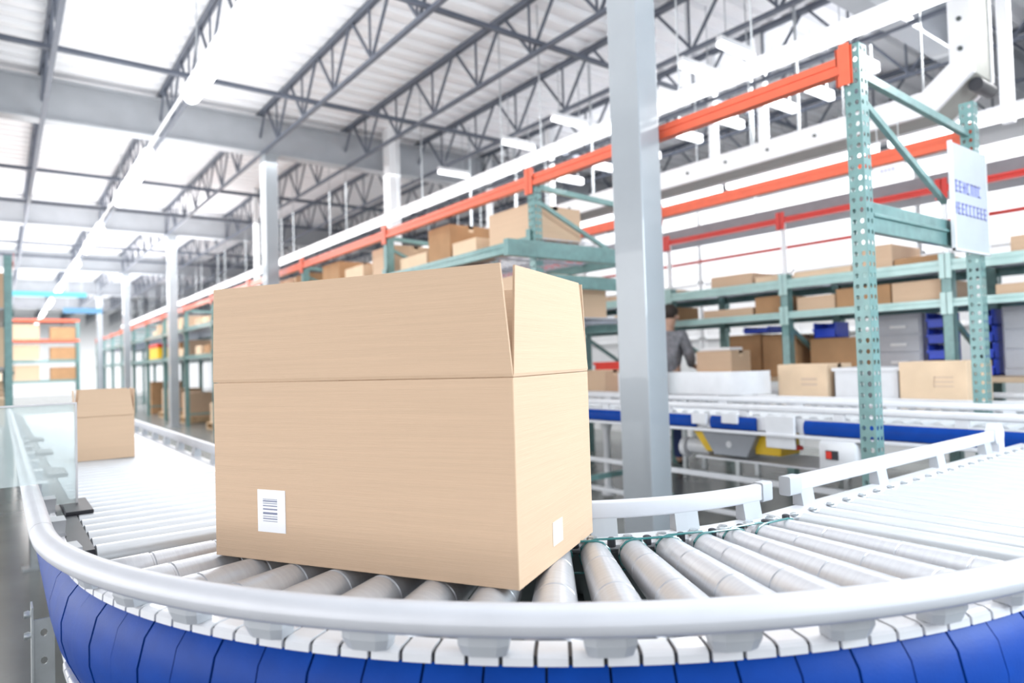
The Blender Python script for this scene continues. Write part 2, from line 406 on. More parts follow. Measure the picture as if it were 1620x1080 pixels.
# the sleeve's top line lies level, so the axle drops outward
phis = [54.2+5.45*k for k in range(-9, 7)]
slope = math.atan2(.054-.0345, R1-R0)
def roller_mb():
    mb = MB(); mb.lathe(prof, 'X', 36); return mb
r0obj = None
for ph in phis:
    a = math.radians(ph)
    if r0obj is None:
        r0obj = roller_mb().build('tapered_roller', roller_m, cur, world=False, smooth=True); o = r0obj
    else:
        o = r0obj.copy(); COL.objects.link(o)
    # local X points outward along (-cos a, -sin a); tilt down by slope
    xo = Vector((-math.cos(a)*math.cos(slope), -math.sin(a)*math.cos(slope), -math.sin(slope)))
    yo = Vector((math.sin(a), -math.cos(a), 0)); zo = xo.cross(yo)
    if zo.z < 0: yo = -yo; zo = xo.cross(yo)
    mt = Matrix((xo, yo, zo)).transposed().to_4x4()
    pivot = Vector((0, 0, ZR-.0345+R0*math.tan(slope)))
    mt.translation = pivot
    o.parent = cur; o.matrix_local = mt
# belts linking neighbouring rollers at the inner end, with hex axle nuts on the frame
for i, ph in enumerate(phis[:-1]):
    r = .952 if i % 2 else .965
    a0, a1 = ph, phis[i+1]; mb = MB(); rad = .0365
    c0, c1 = Vector(P('arc', a0, r, ZR-.0345)), Vector(P('arc', a1, r, ZR-.0345)); d = (c1-c0).normalized()
    pts = []
    for k in range(7): t = math.radians(90+30*k); pts.append(c0+d*(rad*math.cos(t))+Vector((0, 0, rad*math.sin(t))))
    for k in range(7): t = math.radians(-90+30*k); pts.append(c1+d*(rad*math.cos(t))+Vector((0, 0, rad*math.sin(t))))
    mb.tube(pts, .0028, 6, closed=True); mb.build('drive_belt', teal_gl, cur, smooth=True)
for ph in phis:
    mb = MB(); c = P('arc', ph, .915, ZR-.012)
    mb.lathe([(0, .015), (.007, .015), (.009, .011), (.012, .011)], 'Z', 6, c); mb.build('axle_nut', zinc, cur)
    mb = MB(); c = P('arc', ph+2.7, .93, ZR-.022)
    mb.lathe([(0, .010), (.020, .010), (.022, .006)], 'Z', 8, c); mb.build('guide_pin', cable_blk, cur)
for ph in (10, 50.9, 80):     # cross members under the rollers
    a = math.radians(ph); mb = MB()
    d = Vector((-math.cos(a), -math.sin(a), 0)); t = Vector((math.sin(a), -math.cos(a), 0))
    c = Vector((CX, CY, ZR-.16))+d*1.225
    mb.obox(c, d, t, (0, 0, 1), .58, .05, .06)
    for q in (-.16, -.02, .12): mb.lathe([(ZR-.131, .008), (ZR-.128, .008)], 'Z', 10, tuple(Vector((c.x, c.y, 0))+d*q))
    mb.build('cross_member', dark_m, cur)
def leg(x, y, e, zt=ZR-.2, s=.05):
    mb = MB(); mb.box(x-s/2, x+s/2, y-s/2, y-s/2+.004, 0, zt).box(x-s/2, x-s/2+.004, y-s/2, y+s/2, 0, zt).box(x+s/2-.004, x+s/2, y-s/2, y+s/2, 0, zt)
    mb.box(x-.06, x+.06, y-.05, y+.05, 0, .012)
    return mb.build('leg', zinc, e)
for ph, r in ((38, 1.50), (38, .90), (80, 1.50), (80, .90)):
    x, y, _ = P('arc', ph, r, 0); leg(x, y, cur)

# --- straight feeder on the left
NL = 78; PITCH = .094; LEN = 7.4
lft = empty('left_roller_conveyor', (CX-1.23, CY+LEN/2, 0), 0, 'straight roller conveyor running away at the left, carrying the smaller carton', 'conveyor')
ss = lin(0.004, LEN, 12)
frame_rails('left', ss, lft); rail_out('left', ss, lft); rail_in('left', ss, lft)
sweep(MB(), 'left', BLUE, ss).build('side_panel', blue_p, lft, smooth=True)
sweep(MB(), 'left', blk_l, ss).build('top_trim', white_p, lft)
for k in range(18): bracket_out('left', .25+.4*k, lft); bracket_in('left', .3+.4*k, lft)
def cyl(kind, s, e, proto, name='roller', m=steel_roller, r=.0365, zoff=0):
    rp = [(.945, .010), (.945, r-.008), (.950, r), (1.49, r), (1.495, r-.008), (1.495, .010)]
    if proto is None:
        proto = MB().lathe(rp, 'X', 24).build(name, m, e, world=False, smooth=True); o = proto
    else: o = proto.copy(); COL.objects.link(o)
    p = Vector(P(kind, s, 0, ZR-r))-e.location
    o.parent = e; o.location = p
    o.rotation_euler = (0, 0, math.pi) if kind == 'left' else (0, 0, -math.pi/2)
    return proto
pr0 = None
for k in range(NL): pr0 = cyl('left', .055+PITCH*k, lft, pr0)
sweep(MB(), 'left', [(1.4965, ZR-.08), (1.4965, ZR+.001), (1.545, ZR+.001), (1.545, ZR-.08)], ss).build('wear_strip', cable_blk, lft)
# black guide-pads along the left side of the feeder
for k, yy in enumerate([2.62, 3.62, 4.62, 5.6]):
    MB().box(.155, .230, yy-.13, yy+.13, ZR, ZR+.012, .003).build('sensor_pad', cable_blk, lft)
e = lft
mb = MB(); x, y = .075, 2.42                     # slotted support leg with bolts
mb.plate((x-.005, y, 0), (1, 0, 0), (0, 0, 1), 1, 6, (.052, .08), .009)
lg = mb.build('leg', zinc, lft, solid=.004)
MB().box(x-.009, x-.004, y-.02, y+.055, 0, .52).box(x-.02, x+.07, y-.03, y+.06, 0, .012).build('leg_flange', zinc, lg)
for zz in (.50, .44):
    mb = MB(); mb.lathe([(-.010, .009), (0, .011), (.006, .008)], 'X', 10, (x-.016, y-.002, zz)); mb.build('bolt', zinc, lg, smooth=True)
for s, r in ((3.2, 1.52), (3.2, .89), (7.2, 1.52), (7.2, .89), (.5, .89)):
    px, py, _ = P('left', s, r, 0); leg(px, py, lft)
# acrylic panel standing across the feeder's edge
pan = empty('acrylic_panel', (.07, 2.66, ZR+.01), 0, 'clear pale acrylic sheet standing crosswise at the left edge of the feeder conveyor', 'panel')
MB().box(-.04, .195, 2.655, 2.661, ZR+.0855, 1.083).box(.104, .195, 2.655, 2.661, ZR+.0135, ZR+.0855).build('sheet', acrylic, pan)
MB().box(-.04, .195, 2.652, 2.664, 1.083, 1.089).box(.195, .201, 2.652, 2.664, ZR+.002, 1.089).build('edge_trim', white_p, pan)

# --- straight exit on the right
rgt = empty('right_roller_conveyor', (CX+.9, CY-1.23, 0), 0, 'straight roller conveyor leaving to the right towards the blue-edged conveyor', 'conveyor')
LR = 2.02
ss = lin(0.004, LR, 6)
frame_rails('right', ss, rgt); rail_out('right', ss, rgt)
sweep(MB(), 'right', BLUE, ss).build('side_panel', blue_p, rgt, smooth=True)
sweep(MB(), 'right', blk, ss).build('top_trim', white_p, rgt)
rail_in('right', lin(.14, 1.68, 4), rgt)
sweep(MB(), 'right', rrect(RI-.017, RI+.019, ZR+.024, ZR+.078, .006), [.105, .13, .165]).build('rail_end_cap', plastic_grey, rgt, smooth=True)
mb = MB(); mb.lathe([(-.03, .02), (-.02, .05), (.02, .05), (.03, .02)], 'Y', 18, P('right', 1.70, RI, ZR+.055)); mb.bar(P('right', 1.70, RI, ZR-.02), P('right', 1.70, RI, ZR+.06), .05, .06)
mb.build('end_wheel', alu, rgt, smooth=True)
for k in range(5): bracket_out('right', .2+.4*k, rgt)
for k in range(4): bracket_in('right', .20+.46*k, rgt, .032)
pr0 = None
for k in range(21): pr0 = cyl('right', .055+PITCH*k, rgt, pr0)
for k in range(21):
    mb = MB(); c = P('right', .055+PITCH*k, .918, ZR-.014); mb.lathe([(0, .011), (.005, .011), (.007, .007)], 'Z', 6, c)
    mb.build('axle_nut', zinc, rgt)
for s, r in ((.9, 1.52), (.9, .89), (1.9, 1.52), (1.9, .89)):
    px, py, _ = P('right', s, r, 0); leg(px, py, rgt)

# ------------------------------------------------------------------ cartons
def open_carton(loc, ang, L, W, hb, hf, label, m=card, sticker=None, lean=.03):
    """corner at loc, long side along +Y local, short along +X local, flaps folded upright"""
    e = empty('cardboard_box', loc, ang, label, 'box')
    t = .005; mb = MB()
    mb.box(0, W, 0, L, 0, t).box(0, W, 0, t, t, hb).box(0, W, L-t, L, t, hb).box(0, t, t, L-t, t, hb).box(W-t, W, t, L-t, t, hb)
    mb.build('body', m, e, world=False)
    def flap(a, b, n, ins, ln):     # hinge from a to b, n = outward normal
        a, b, n = Vector(a), Vector(b), Vector(n); d = (b-a).normalized()
        top0 = a+d*ins+Vector((0, 0, hf))+n*ln; top1 = b-d*ins+Vector((0, 0, hf))+n*ln
        a = a+Vector((0, 0, .0015)); b = b+Vector((0, 0, .0015))
        mid0 = (a*.97+top0*.03)+n*.0018; mid1 = (b*.97+top1*.03)+n*.0018
        q = [a, b, mid1, top1, top0, mid0]
        f = MB(); f.add([v for v in q]+[v-n*.0045 for v in q], [(0, 1, 2, 5), (5, 2, 3, 4), (7, 6, 11, 8), (8, 11, 10, 9), (0, 6, 7, 1), (1, 7, 8, 2), (2, 8, 9, 3), (3, 9, 10, 4), (4, 10, 11, 5), (5, 11, 6, 0)])
        f.build('flap', m, e, world=False)
    flap((0, 0, hb), (0, L, hb), (-1, 0, 0), .016, .010); flap((W, 0, hb), (W, L, hb), (1, 0, 0), .008, .004)
    flap((0, 0, hb), (W, 0, hb), (0, -1, 0), .034*W/.455, -.004); flap((0, L, hb), (W, L, hb), (0, 1, 0), .02*W/.51, .004)
    return e
big = open_carton((.774, 1.031, ZR+.001), math.radians(29), .770, .455, .398, .218, 'large open brown carton with upright flaps in the foreground on the curve')
lab = MB().box(-.0012, -.0002, .560, .640, .064, .158).build('shipping_label', label_m, big, world=False)
bars = MB()
for z, h in ((.133, .003), (.128, .0015), (.1225, .0022), (.115, .003), (.106, .0045), (.099, .0015), (.094, .0025), (.0885, .0012), (.137, .0012)):
    bars.box(-.0018, -.0012, .583, .624, z-h/2, z+h/2)
bars.build('barcode', ink_m, lab, world=False)
lb2 = MB().box(.18, .24, -.0012, -.0002, .035, .085).build('side_label', mat('faded_label', (.74, .68, .6), .6, noise=.05), big, world=False)
MB().box(.19, .23, -.0018, -.0012, .060, .068).box(.19, .23, -.0018, -.0012, .045, .052).build('print_line', label_m, lb2, world=False)
MB().box(-.0006, -.0001, -.0006, .0015, 0, .395).build('corner_seam', card_pale, big, world=False)
b2 = open_carton((.295, 3.99, ZR+.0005), math.radians(-3), .26, .255, .214, .135, 'smaller open brown carton with upright flaps on the left feeder conveyor')

def carton(name, x0, x1, y0, y1, z0, h, label, m=card, group=None, tape=True, cat='box', parts=True):
    e = empty(name, ((x0+x1)/2, (y0+y1)/2, z0), 0, label, cat, group)
    MB().box(x0, x1, y0, y1, z0, z0+h, .004).build('body', m, e)
    if parts and tape:
        xm = (x0+x1)/2
        MB().box(xm-.025, xm+.025, y0-.001, y1+.001, z0+h-.03, z0+h+.001).box(xm-.025, xm+.025, y0-.001, y0+.002, z0+h-.06, z0+h).build('tape', card_pale, e)
    return e

# ------------------------------------------------------------------ pallet racks
def upright(e, x, y, zt, dx=1, m=tealp):
    """C-section post, 80 mm, perforated on the two faces the aisle sees"""
    w_, c = .07, .035; nz = int(zt/.05)
    mb = MB(); mb.plate((x, y, 0), (0, 1, 0), (0, 0, 1), 2, nz, (c, .05), .0095)
    mb.plate((x, y, 0), (1, 0, 0), (0, 0, 1), 2, nz, (c, .05), .0095)
    mb.plate((x, y+w_, 0), (1, 0, 0), (0, 0, 1), 2, nz, (c, .05), .0095)
    p = mb.build('upright', m, e, solid=.003)
    MB().box(x-.03, x+w_+.03, y-.02, y+w_+.02, 0, .01).build('foot_plate', m, e)
    return p
def upright_lo(e, x, y, zt, m=tealp):
    MB().box(x, x+.004, y, y+.08, 0, zt).box(x, x+.08, y, y+.004, 0, zt).box(x, x+.08, y+.076, y+.08, 0, zt).build('upright', m, e)
def beam(e, x, y0, y1, z0, z1, m, side=-1, name='beam'):
    """step beam along Y with end plates that hook over the uprights"""
    zm = (z0+z1)/2; o = .012*side
    xa, xb = (x, x+.045) if side < 0 else (x-.045, x)
    f = x+(.0 if side < 0 else 0)
    mb = MB(); h = z1-z0; q = x+o
    def seg(a, b, c, d): mb.box(min(a, b), max(a, b), y0, y1, c, d)
    back = x+.04*(-side)
    seg(q, back, z0, z0+h*.46); seg(x, back, z0+h*.46, z0+h*.58); seg(x+o*.35, back, z0+h*.58, z1)
    for yy in (y0-.045, y1-.005):
        mb.box(x+o*1.4-.002, x+o*1.4+.002, yy, yy+.05, z0-.06, z1+.05); mb.box(x+o*1.4, x+.02, yy+.02, yy+.025, z0-.06, z1+.05)
    return mb.build(name, m, e, bevel=.004)
def deck(e, x0, x1, y0, y1, z, name='wire_deck'):
    mb = MB(); n = max(3, int((y1-y0)/.09))
    for k in range(n+1):
        yy = y0+(y1-y0)*k/n; mb.box(x0, x1, yy-.003, yy+.003, z-.006, z)
    n = max(3, int((x1-x0)/.12))
    for k in range(n+1):
        xx = x0+(x1-x0)*k/n; mb.box(xx-.003, xx+.003, y0, y1, z-.012, z-.006)
    for k in range(4):
        yy = y0+(y1-y0)*(k+.5)/4; mb.box(x0, x1, yy-.02, yy+.02, z-.03, z-.012)
    return mb.build(name, mesh_m, e)

X0, X1 = 3.17, 4.50
near = empty('pallet_rack', (3.9, 4, 0), 0, 'teal pallet rack with orange top beams straddling the blue-edged conveyor', 'rack')
YF = [1.50, 3.90, 6.30, 8.70, 11.10, 13.5, 15.9, 18.3, 20.7, 23.1, 25.5, 27.9, 30.3, 32.7]
for i, y in enumerate(YF):
    zt = 2.60 if i == 0 else 2.58
    if i < 2: upright(near, X0, y, zt); upright(near, X1, y, zt)
    else: upright_lo(near, X0, y, zt); upright_lo(near, X1, y, zt)
    b = MB().bar((X0+.08, y+.04, 2.48), (X1, y+.04, 2.42), .03, .04); b.build('brace', tealp, near)
    if i < 4:
        MB().bar((X0+.09, y+.04, 2.36), (X1-.35, y+.04, 1.98), .025, .03).build('brace', tealp, near)
    MB().bar((X0+.08, y+.04, .25), (X1, y+.04, .25), .03, .04).build('brace', tealp, near)
    if i == 0:     # deep end beam with a folded lip
        mb = MB(); mb.box(X0+.08, X1, y+.01, y+.05, 1.73, 1.80).box(X0+.08, X1, y-.004, y+.05, 1.80, 1.815).box(X0+.08, X1, y+.01, y+.05, 1.815, 1.87)
        mb.build('end_beam', tealp, near, bevel=.003)
    if i == 1:
        mb = MB(); mb.box(X0-.30, X1, y-.06, y-.01, 1.93, 2.05); mb.box(X0-.1, X1, y-.03, y, 1.72, 1.82); mb.build('end_beam', tealp, near, bevel=.003)
for i in range(len(YF)-1):
    a, b = YF[i]+.08, YF[i+1]
    beam(near, X0, a, b, 2.475, 2.56, orange); beam(near, X1+.08, a, b, 2.37, 2.455, orange, 1)
    if i >= 1:
        for z in (2.02, 1.42):
            beam(near, X0, a, b, z, z+.09, tealp); beam(near, X1+.08, a, b, z, z+.09, tealp, 1)
            if i < 5: deck(near, X0+.05, X1+.03, a, b, z+.09)
            else: MB().box(X0+.05, X1+.03, a, b, z+.06, z+.085).build('deck_panel', mesh_m, near)
# orange connector at the tall corner upright
MB().box(X0-.006, X0-.001, YF[0]+.03, YF[0]+.105, 2.42, 2.60).box(X0-.006, X0+.03, YF[0]+.1, YF[0]+.108, 2.42, 2.60).build('beam_connector', orange, near)

# cartons on the near rack
szs = [card, card_pale, card_dark, card_pale]
k = 0
for i in range(1, 8):
    for lev, z in (('upper', 2.112), ('lower', 1.512)):
        if i == 7 and lev == 'lower': continue
        y = YF[i]+.14; j = 0
        while y < YF[i+1]-.35:
            h = random.choice([.14, .2, .27, .33]) if lev == 'upper' else random.choice([.18, .26, .34])
            wd = random.uniform(.28, .55); dp = random.uniform(.35, .8)
            if y+wd > YF[i+1]-.05: break
            x = X0+.06+random.uniform(0, .08)
            carton('cardboard_box', x, x+dp, y, y+wd, z, h, '%s carton, %s shelf of the orange-beamed rack, %s bay, %s along' % (['plain', 'pale', 'dark', 'light'][k % 4], lev, ['', 'first', 'second', 'third', 'fourth', 'fifth', 'sixth', 'seventh', 'eighth'][i], ['first']+ORD[1:] and (['first']+ORD[1:])[j]), szs[k % 4], 'cartons on the near teal rack', parts=(i < 3))
            y += wd+random.uniform(.03, .3); k += 1; j += 1
# sheet sign on the end frame
sg = empty('rack_sign', (4.32, 1.48, 1.71), 0, 'white sheet sign with two blurred lines of blue lettering on the rack end', 'sign')
MB().box(4.08, 4.56, 1.472, 1.478, 1.71, 2.285).build('sheet', mat('sign_sheet', (.44, .49, .52), .4, noise=.04), sg)
MB().box(4.07, 4.085, 1.465, 1.485, 1.70, 2.29).box(4.555, 4.565, 1.467, 1.483, 1.70, 2.29).box(4.07, 4.565, 1.467, 1.483, 1.70, 1.712).build('frame', white_p, sg)
ink2 = mat('sign_ink', (.22, .24, .62), .5, noise=.05)
mb = MB(); random.seed(3)
for (z, x0, x1) in ((2.02, 4.12, 4.50), (1.90, 4.09, 4.55)):
    x = x0
    while x < x1-.04:
        wl = .034; zz = z; kk = random.randint(0, 3)
        mb.box(x, x+.009, 1.4695, 1.4718, zz, zz+.065)
        if kk in (0, 2): mb.box(x+wl-.009, x+wl, 1.4695, 1.4718, zz, zz+.065)
        if kk in (0, 1, 3): mb.box(x, x+wl, 1.4695, 1.4718, zz+.056, zz+.065)
        if kk in (1, 2): mb.box(x, x+wl, 1.4695, 1.4718, zz+.028, zz+.037)
        if kk in (1, 3): mb.box(x, x+wl, 1.4695, 1.4718, zz, zz+.009)
        x += .052
    mb.build('lettering', ink2, sg); mb = MB()

# ------------------------------------------------------------------ blue-edged double conveyor behind
ZB = .80
def lane(name, x0, x1, ya, yb, label, blue):
    e = empty(name, ((x0+x1)/2, (ya+yb)/2, 0), 0, label, 'conveyor')
    for x in (x0, x1-.03):
        MB().box(x, x+.03, ya, yb, ZB-.10, ZB-.015).build('side_channel', white_p, e)
    for x in (x0-.01, x1-.02):
        prr = rrect(x, x+.03, ZB+.02, ZB+.06, .010)
        MB().rings([[(a, y, b) for a, b in prr] for y in (ya, yb)]).build('guard_rail', white_p, e, smooth=True)
    y = ya+.1
    while y < yb:
        for x in (x0-.004, x1-.016):
            MB().box(x, x+.02, y-.03, y+.03, ZB-.02, ZB+.025).build('rail_bracket', white_p, e)
        y += .62
    pr0 = None; n = min(95, int((yb-ya)/.095))
    for k in range(n):
        y = ya+.05+.095*k
        if pr0 is None:
            pr0 = MB().lathe([(x0+.035, .01), (x0+.035, .034), (x0+.04, .04), (x1-.04, .04), (x1-.035, .034), (x1-.035, .01)], 'X', 14).build('roller', steel_roller, e, world=False, smooth=True); o = pr0
        else: o = pr0.copy(); COL.objects.link(o)
        o.parent = e; o.location = Vector((0, y, ZB-.04))-e.location
    for yy in (ya+.3, yb-1.4):
        for x in (x0+.02, x1-.02): leg(x, yy, e, ZB-.1)
    return e
ln1 = lane('roller_conveyor', 3.80, 4.46, -1.2, 7.3, 'blue-edged roller conveyor passing through the teal rack behind the big column', True)
ln2 = lane('roller_conveyor', 4.68, 5.55, -1.0, 8.0, 'outer roller conveyor lane carrying the two pale cartons behind the green upright', False)
bprof = [(3.79, ZB-.022), (3.775, ZB-.035), (3.768, ZB-.06), (3.772, ZB-.095), (3.785, ZB-.105), (3.79, ZB-.105)]
for a, b in ((2.52, 2.86), (2.98, 4.3), (-1.2, 2.20), (4.36, 7.2)):
    MB().rings([[(x, y, z) for x, z in bprof] for y in (a, b)]).build('side_panel', blue_p, ln1, smooth=True)
MB().box(3.74, 3.79, -1.2, 7.3, ZB-.125, ZB-.106, .004).build('bottom_trim', white_p, ln1)
MB().box(3.755, 3.775, 2.25, 2.44, .605, .80, .004).build('cover_plate', white_p, ln1)
MB().box(3.755, 3.775, 2.64, 2.76, .735, .80, .004).build('rail_tab', white_p, ln1); MB().box(3.755, 3.775, 2.88, 3.0, .72, .79, .004).build('rail_tab', white_p, ln1)
# drive unit under the conveyor
mb = MB(); v = [(3.83, 2.98, .665), (3.83, 2.55, .665), (3.83, 2.63, .515), (3.83, 2.88, .515)]
mb.add(v+[(a+.25, b, c) for a, b, c in v], [(0, 1, 2, 3), (7, 6, 5, 4), (0, 4, 5, 1), (1, 5, 6, 2), (2, 6, 7, 3), (3, 7, 4, 0)])
mc = mb.build('motor_cover', mat('motor_cover_grey', (.32, .34, .38), .4, noise=.05), ln1, bevel=.006)
mb = MB(); mb.lathe([(3.826, .022), (3.829, .022)], 'X', 20, (0, 2.76, .59)); mb.build('round_badge', white_p, mc)
mb = MB(); v = [(3.86, 3.07, .665), (3.86, 2.985, .665), (3.86, 2.90, .53), (3.86, 2.965, .53)]
mb.add(v+[(a+.2, b, c) for a, b, c in v], [(0, 1, 2, 3), (7, 6, 5, 4), (0, 4, 5, 1), (1, 5, 6, 2), (2, 6, 7, 3), (3, 7, 4, 0)])
mb.build('yellow_guard', yellow, ln1); mb = MB(); mb.box(3.88, 4.1, 2.42, 2.60, .535, .665, .006); mb.box(3.9, 3.95, 2.60, 2.68, .55, .66); mb.build('yellow_guard', yellow, ln1)
mb = MB(); mb.lathe([(2.98, .03), (2.99, .055), (3.16, .055), (3.18, .03)], 'Y', 18, (3.95, 0, .545)); mb.lathe([(3.18, .07), (3.22, .07)], 'Y', 14, (3.95, 0, .53)); mb.build('motor', white_p, ln1, smooth=True)
mb = MB(); mb.lathe([(.595, .035), (.612, .035), (.62, .02)], 'Z', 16, (3.85, 2.29, 0)); mb.build('emergency_button', red_m, ln1)
cb = MB().box(3.72, 3.92, 1.875, 2.09, .49, .675, .02).build('control_box', white_p, ln1, smooth=True)
sw = MB().box(3.712, 3.722, 1.97, 2.04, .575, .625).build('switch_plate', cable_blk, cb)
MB().box(3.708, 3.713, 2.006, 2.036, .58, .62).build('red_switch', red_m, cb)
MB().box(3.85, 4.3, 2.10, 3.05, .478, .492, .003).build('shelf_plate', white_p, ln1)
MB().box(3.84, 3.88, 1.5, 4.4, .35, .385, .004).build('lower_rail', white_p, ln1)
MB().box(3.84, 3.88, 1.5, 4.4, .12, .15, .004).build('lower_rail', white_p, ln1)
mb = MB(); mb.lathe([(.02, .055), (.06, .055), (.10, .030), (.55, .030), (.62, .05), (.68, .06)], 'Z', 16, (4.15, 4.22, 0)); mb.build('pedestal_leg', white_p, ln1, smooth=True)
# curved white side guard
pts = [(4.60, y) for y in (4.5, 4.2, 3.7, 3.42)]+[(4.60+.30-.30*math.cos(math.radians(a)), 3.42-.30*math.sin(math.radians(a))) for a in range(10, 91, 10)]
gd = MB(); inner = [(p[0]+.006, p[1]+.004) for p in pts]
vs = []
for z in (ZB+.062, 1.045): vs += [(a, b, z) for a, b in pts]+[(a, b, z) for a, b in reversed(inner)]
n = len(pts)*2; gd.add(vs, [(i, (i+1) % n, n+(i+1) % n, n+i) for i in range(n)]+[tuple(reversed(range(n))), tuple(range(n, 2*n))])
g = empty('side_guard', (4.7, 3.8, ZB), 0, 'curved white sheet guard on the conveyor just right of the big column', 'guard')
gd.build('sheet', white_p, g, smooth=True)
MB().box(4.605, 4.625, 4.0, 4.03, ZB-.02, 1.0).box(4.605, 4.625, 3.4, 3.43, ZB-.02, 1.0).build('stiffener', white_p, g)

def totec(x0, x1, y0, y1, h, label):
    e = empty('plastic_tote', ((x0+x1)/2, (y0+y1)/2, ZB), 0, label, 'tote', 'white totes on the outer lane')
    mb = MB(); t = .006; mb.box(x0, x1, y0, y1, ZB, ZB+t)
    mb.box(x0, x1, y0, y0+t, ZB, ZB+h).box(x0, x1, y1-t, y1, ZB, ZB+h).box(x0, x0+t, y0, y1, ZB, ZB+h).box(x1-t, x1, y0, y1, ZB, ZB+h); mb.build('body', white_p, e)
    MB().box(x0-.012, x0+.004, y0-.012, y1+.012, ZB+h-.02, ZB+h+.004).box(x1-.004, x1+.012, y0-.012, y1+.012, ZB+h-.02, ZB+h+.004).box(x0, x1, y0-.012, y0+.004, ZB+h-.02, ZB+h+.004).box(x0, x1, y1-.004, y1+.012, ZB+h-.02, ZB+h+.004).build('rim', white_p, e)
c3 = carton('cardboard_box', 5.02, 5.40, 2.72, 3.13, ZB, .285, 'pale carton on the outer lane, left of the green upright', card_pale)
mb = MB(); mb.box(5.0185, 5.0197, 2.80, 2.93, ZB+.16, ZB+.18).box(5.0185, 5.0197, 2.80, 2.93, ZB+.12, ZB+.14); mb.build('printed_mark', mat('carton_print', (.60, .45, .34), .8, noise=.1), c3)
c4 = carton('cardboard_box', 5.02, 5.45, 1.78, 2.20, ZB, .29, 'pale carton on the outer lane, right of the green upright', card_pale)
mb = MB(); mb.box(5.0185, 5.0197, 1.86, 1.98, ZB+.18, ZB+.19).box(5.0185, 5.0197, 1.86, 1.98, ZB+.15, ZB+.16).box(5.0185, 5.0197, 1.86, 1.98, ZB+.12, ZB+.13).box(5.0185, 5.0197, 1.975, 1.98, ZB+.12, ZB+.19); mb.build('printed_mark', MATS['carton_print'], c4)
totec(5.05, 5.45, 2.44, 2.68, .25, 'white tote just left of the green upright, right of the first pale carton')
totec(5.05, 5.45, 2.215, 2.40, .25, 'white tote just right of the green upright, left of the second pale carton')
carton('cardboard_box', 4.9, 5.2, 4.98, 5.32, ZB, .26, 'brown carton on the outer lane in the gap between big carton and column', card)
e = empty('red_bin', (5.3, 5.2, ZB), 0, 'red plastic bin behind the small carton, left of the big column', 'bin')
mb = MB(); x0, x1, y0, y1, h, t = 5.22, 5.52, 4.75, 5.45, .34, .01
mb.box(x0, x1, y0, y1, ZB, ZB+t).box(x0, x1, y0, y0+t, ZB, ZB+h).box(x0, x1, y1-t, y1, ZB, ZB+h).box(x0, x0+t, y0, y1, ZB, ZB+h).box(x1-t, x1, y0, y1, ZB, ZB+h).build('body', red_m, e)
MB().box(x0-.015, x0, y0-.015, y1+.015, ZB+h-.03, ZB+h).box(x1, x1+.015, y0-.015, y1+.015, ZB+h-.03, ZB+h).build('rim', red_m, e)

# ------------------------------------------------------------------ back rack with stock, work bench below
bk = empty('pallet_rack', (6.5, 3, 0), 0, 'long teal rack at the back with two shelves of cartons and red upper beams', 'rack')
YB = [-.6, .8, 2.2, 3.6, 5.0, 6.4, 7.8, 9.2]
for i, y in enumerate(YB):
    upright_lo(bk, 6.0, y, 1.93); upright_lo(bk, 6.95, y, 1.93)
    MB().box(6.015, 6.045, y+.02, y+.06, 1.93, 2.46).build('post_extension', white_paint, bk)
    MB().bar((6.08, y+.04, 1.42), (6.95, y+.04, .95), .03, .04).build('brace', tealp, bk)
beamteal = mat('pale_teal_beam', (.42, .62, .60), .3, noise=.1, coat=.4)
for i in range(len(YB)-1):
    a, b = YB[i]+.08, YB[i+1]
    for z0, z1 in ((1.79, 1.88), (1.505, 1.57)):
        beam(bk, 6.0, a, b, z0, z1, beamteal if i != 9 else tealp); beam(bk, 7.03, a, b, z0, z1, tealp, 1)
        MB().box(6.05, 7.0, a, b, z1-.02, z1-.004).build('deck_panel', mesh_m, bk)
    beam(bk, 6.0, a, b, 2.42, 2.475, redp)
random.seed(11); k = 0
for i in range(len(YB)-1):
    for lev, z, hm in (('upper', 1.878, (.06, .12, .2, .24)), ('lower', 1.568, (.08, .13, .17))):
        y = YB[i]+.1; j = 0
        while True:
            wd = random.uniform(.25, .6)
            if y+wd > YB[i+1]-.01: break
            h = random.choice(hm)
            carton('cardboard_box', 6.06, 6.06+random.uniform(.4, .8), y, y+wd, z+.002, h, '%s carton, %s shelf of the back rack, %s bay from right, %s along' % (['pale', 'plain', 'dark', 'tan'][k % 4], lev, (['first']+ORD[1:])[i], (['first']+ORD[1:])[j]), [card_pale, card, card_dark, card][k % 4], 'cartons on the back rack', parts=False)
            k += 1; j += 1; y += wd+random.uniform(.01, .07)
tag(MB().box(6.55, 6.58, -1.5, 3.55, 2.26, 2.29).box(6.55, 6.58, 3.55, 9.4, 2.26, 2.29).build('sprinkler_pipe', redp), 'thin dark red pipe running above the cartons of the back rack', 'pipe')
# overhead conveyor bed: white bolted side channel, grey belly, turning up at the right
oc = empty('overhead_conveyor', (6, 5, 3.0), 0, 'white overhead conveyor frame with bolts, bending upwards at the right', 'conveyor')
A = [(12.0, 2.94), (2.12, 2.94), (1.85, 3.16), (1.85, 4.66)]; B = [(12.0, 3.12), (2.20, 3.12), (2.00, 3.27), (2.00, 4.66)]
mb = MB()
def ribbon(mb, x0, x1, A, B):
    n = len(A); vs = [(x0, a, b) for a, b in A]+[(x0, a, b) for a, b in B]+[(x1, a, b) for a, b in A]+[(x1, a, b) for a, b in B]
    fs = []
    for i in range(n-1):
        fs += [(i, i+1, n+i+1, n+i), (2*n+i, 3*n+i, 3*n+i+1, 2*n+i+1), (i, 2*n+i, 2*n+i+1, i+1), (n+i, n+i+1, 3*n+i+1, 3*n+i)]
    fs += [(0, n, 3*n, 2*n), (n-1, 3*n-1, 4*n-1, 2*n-1)] if False else []
    mb.add(vs, fs)
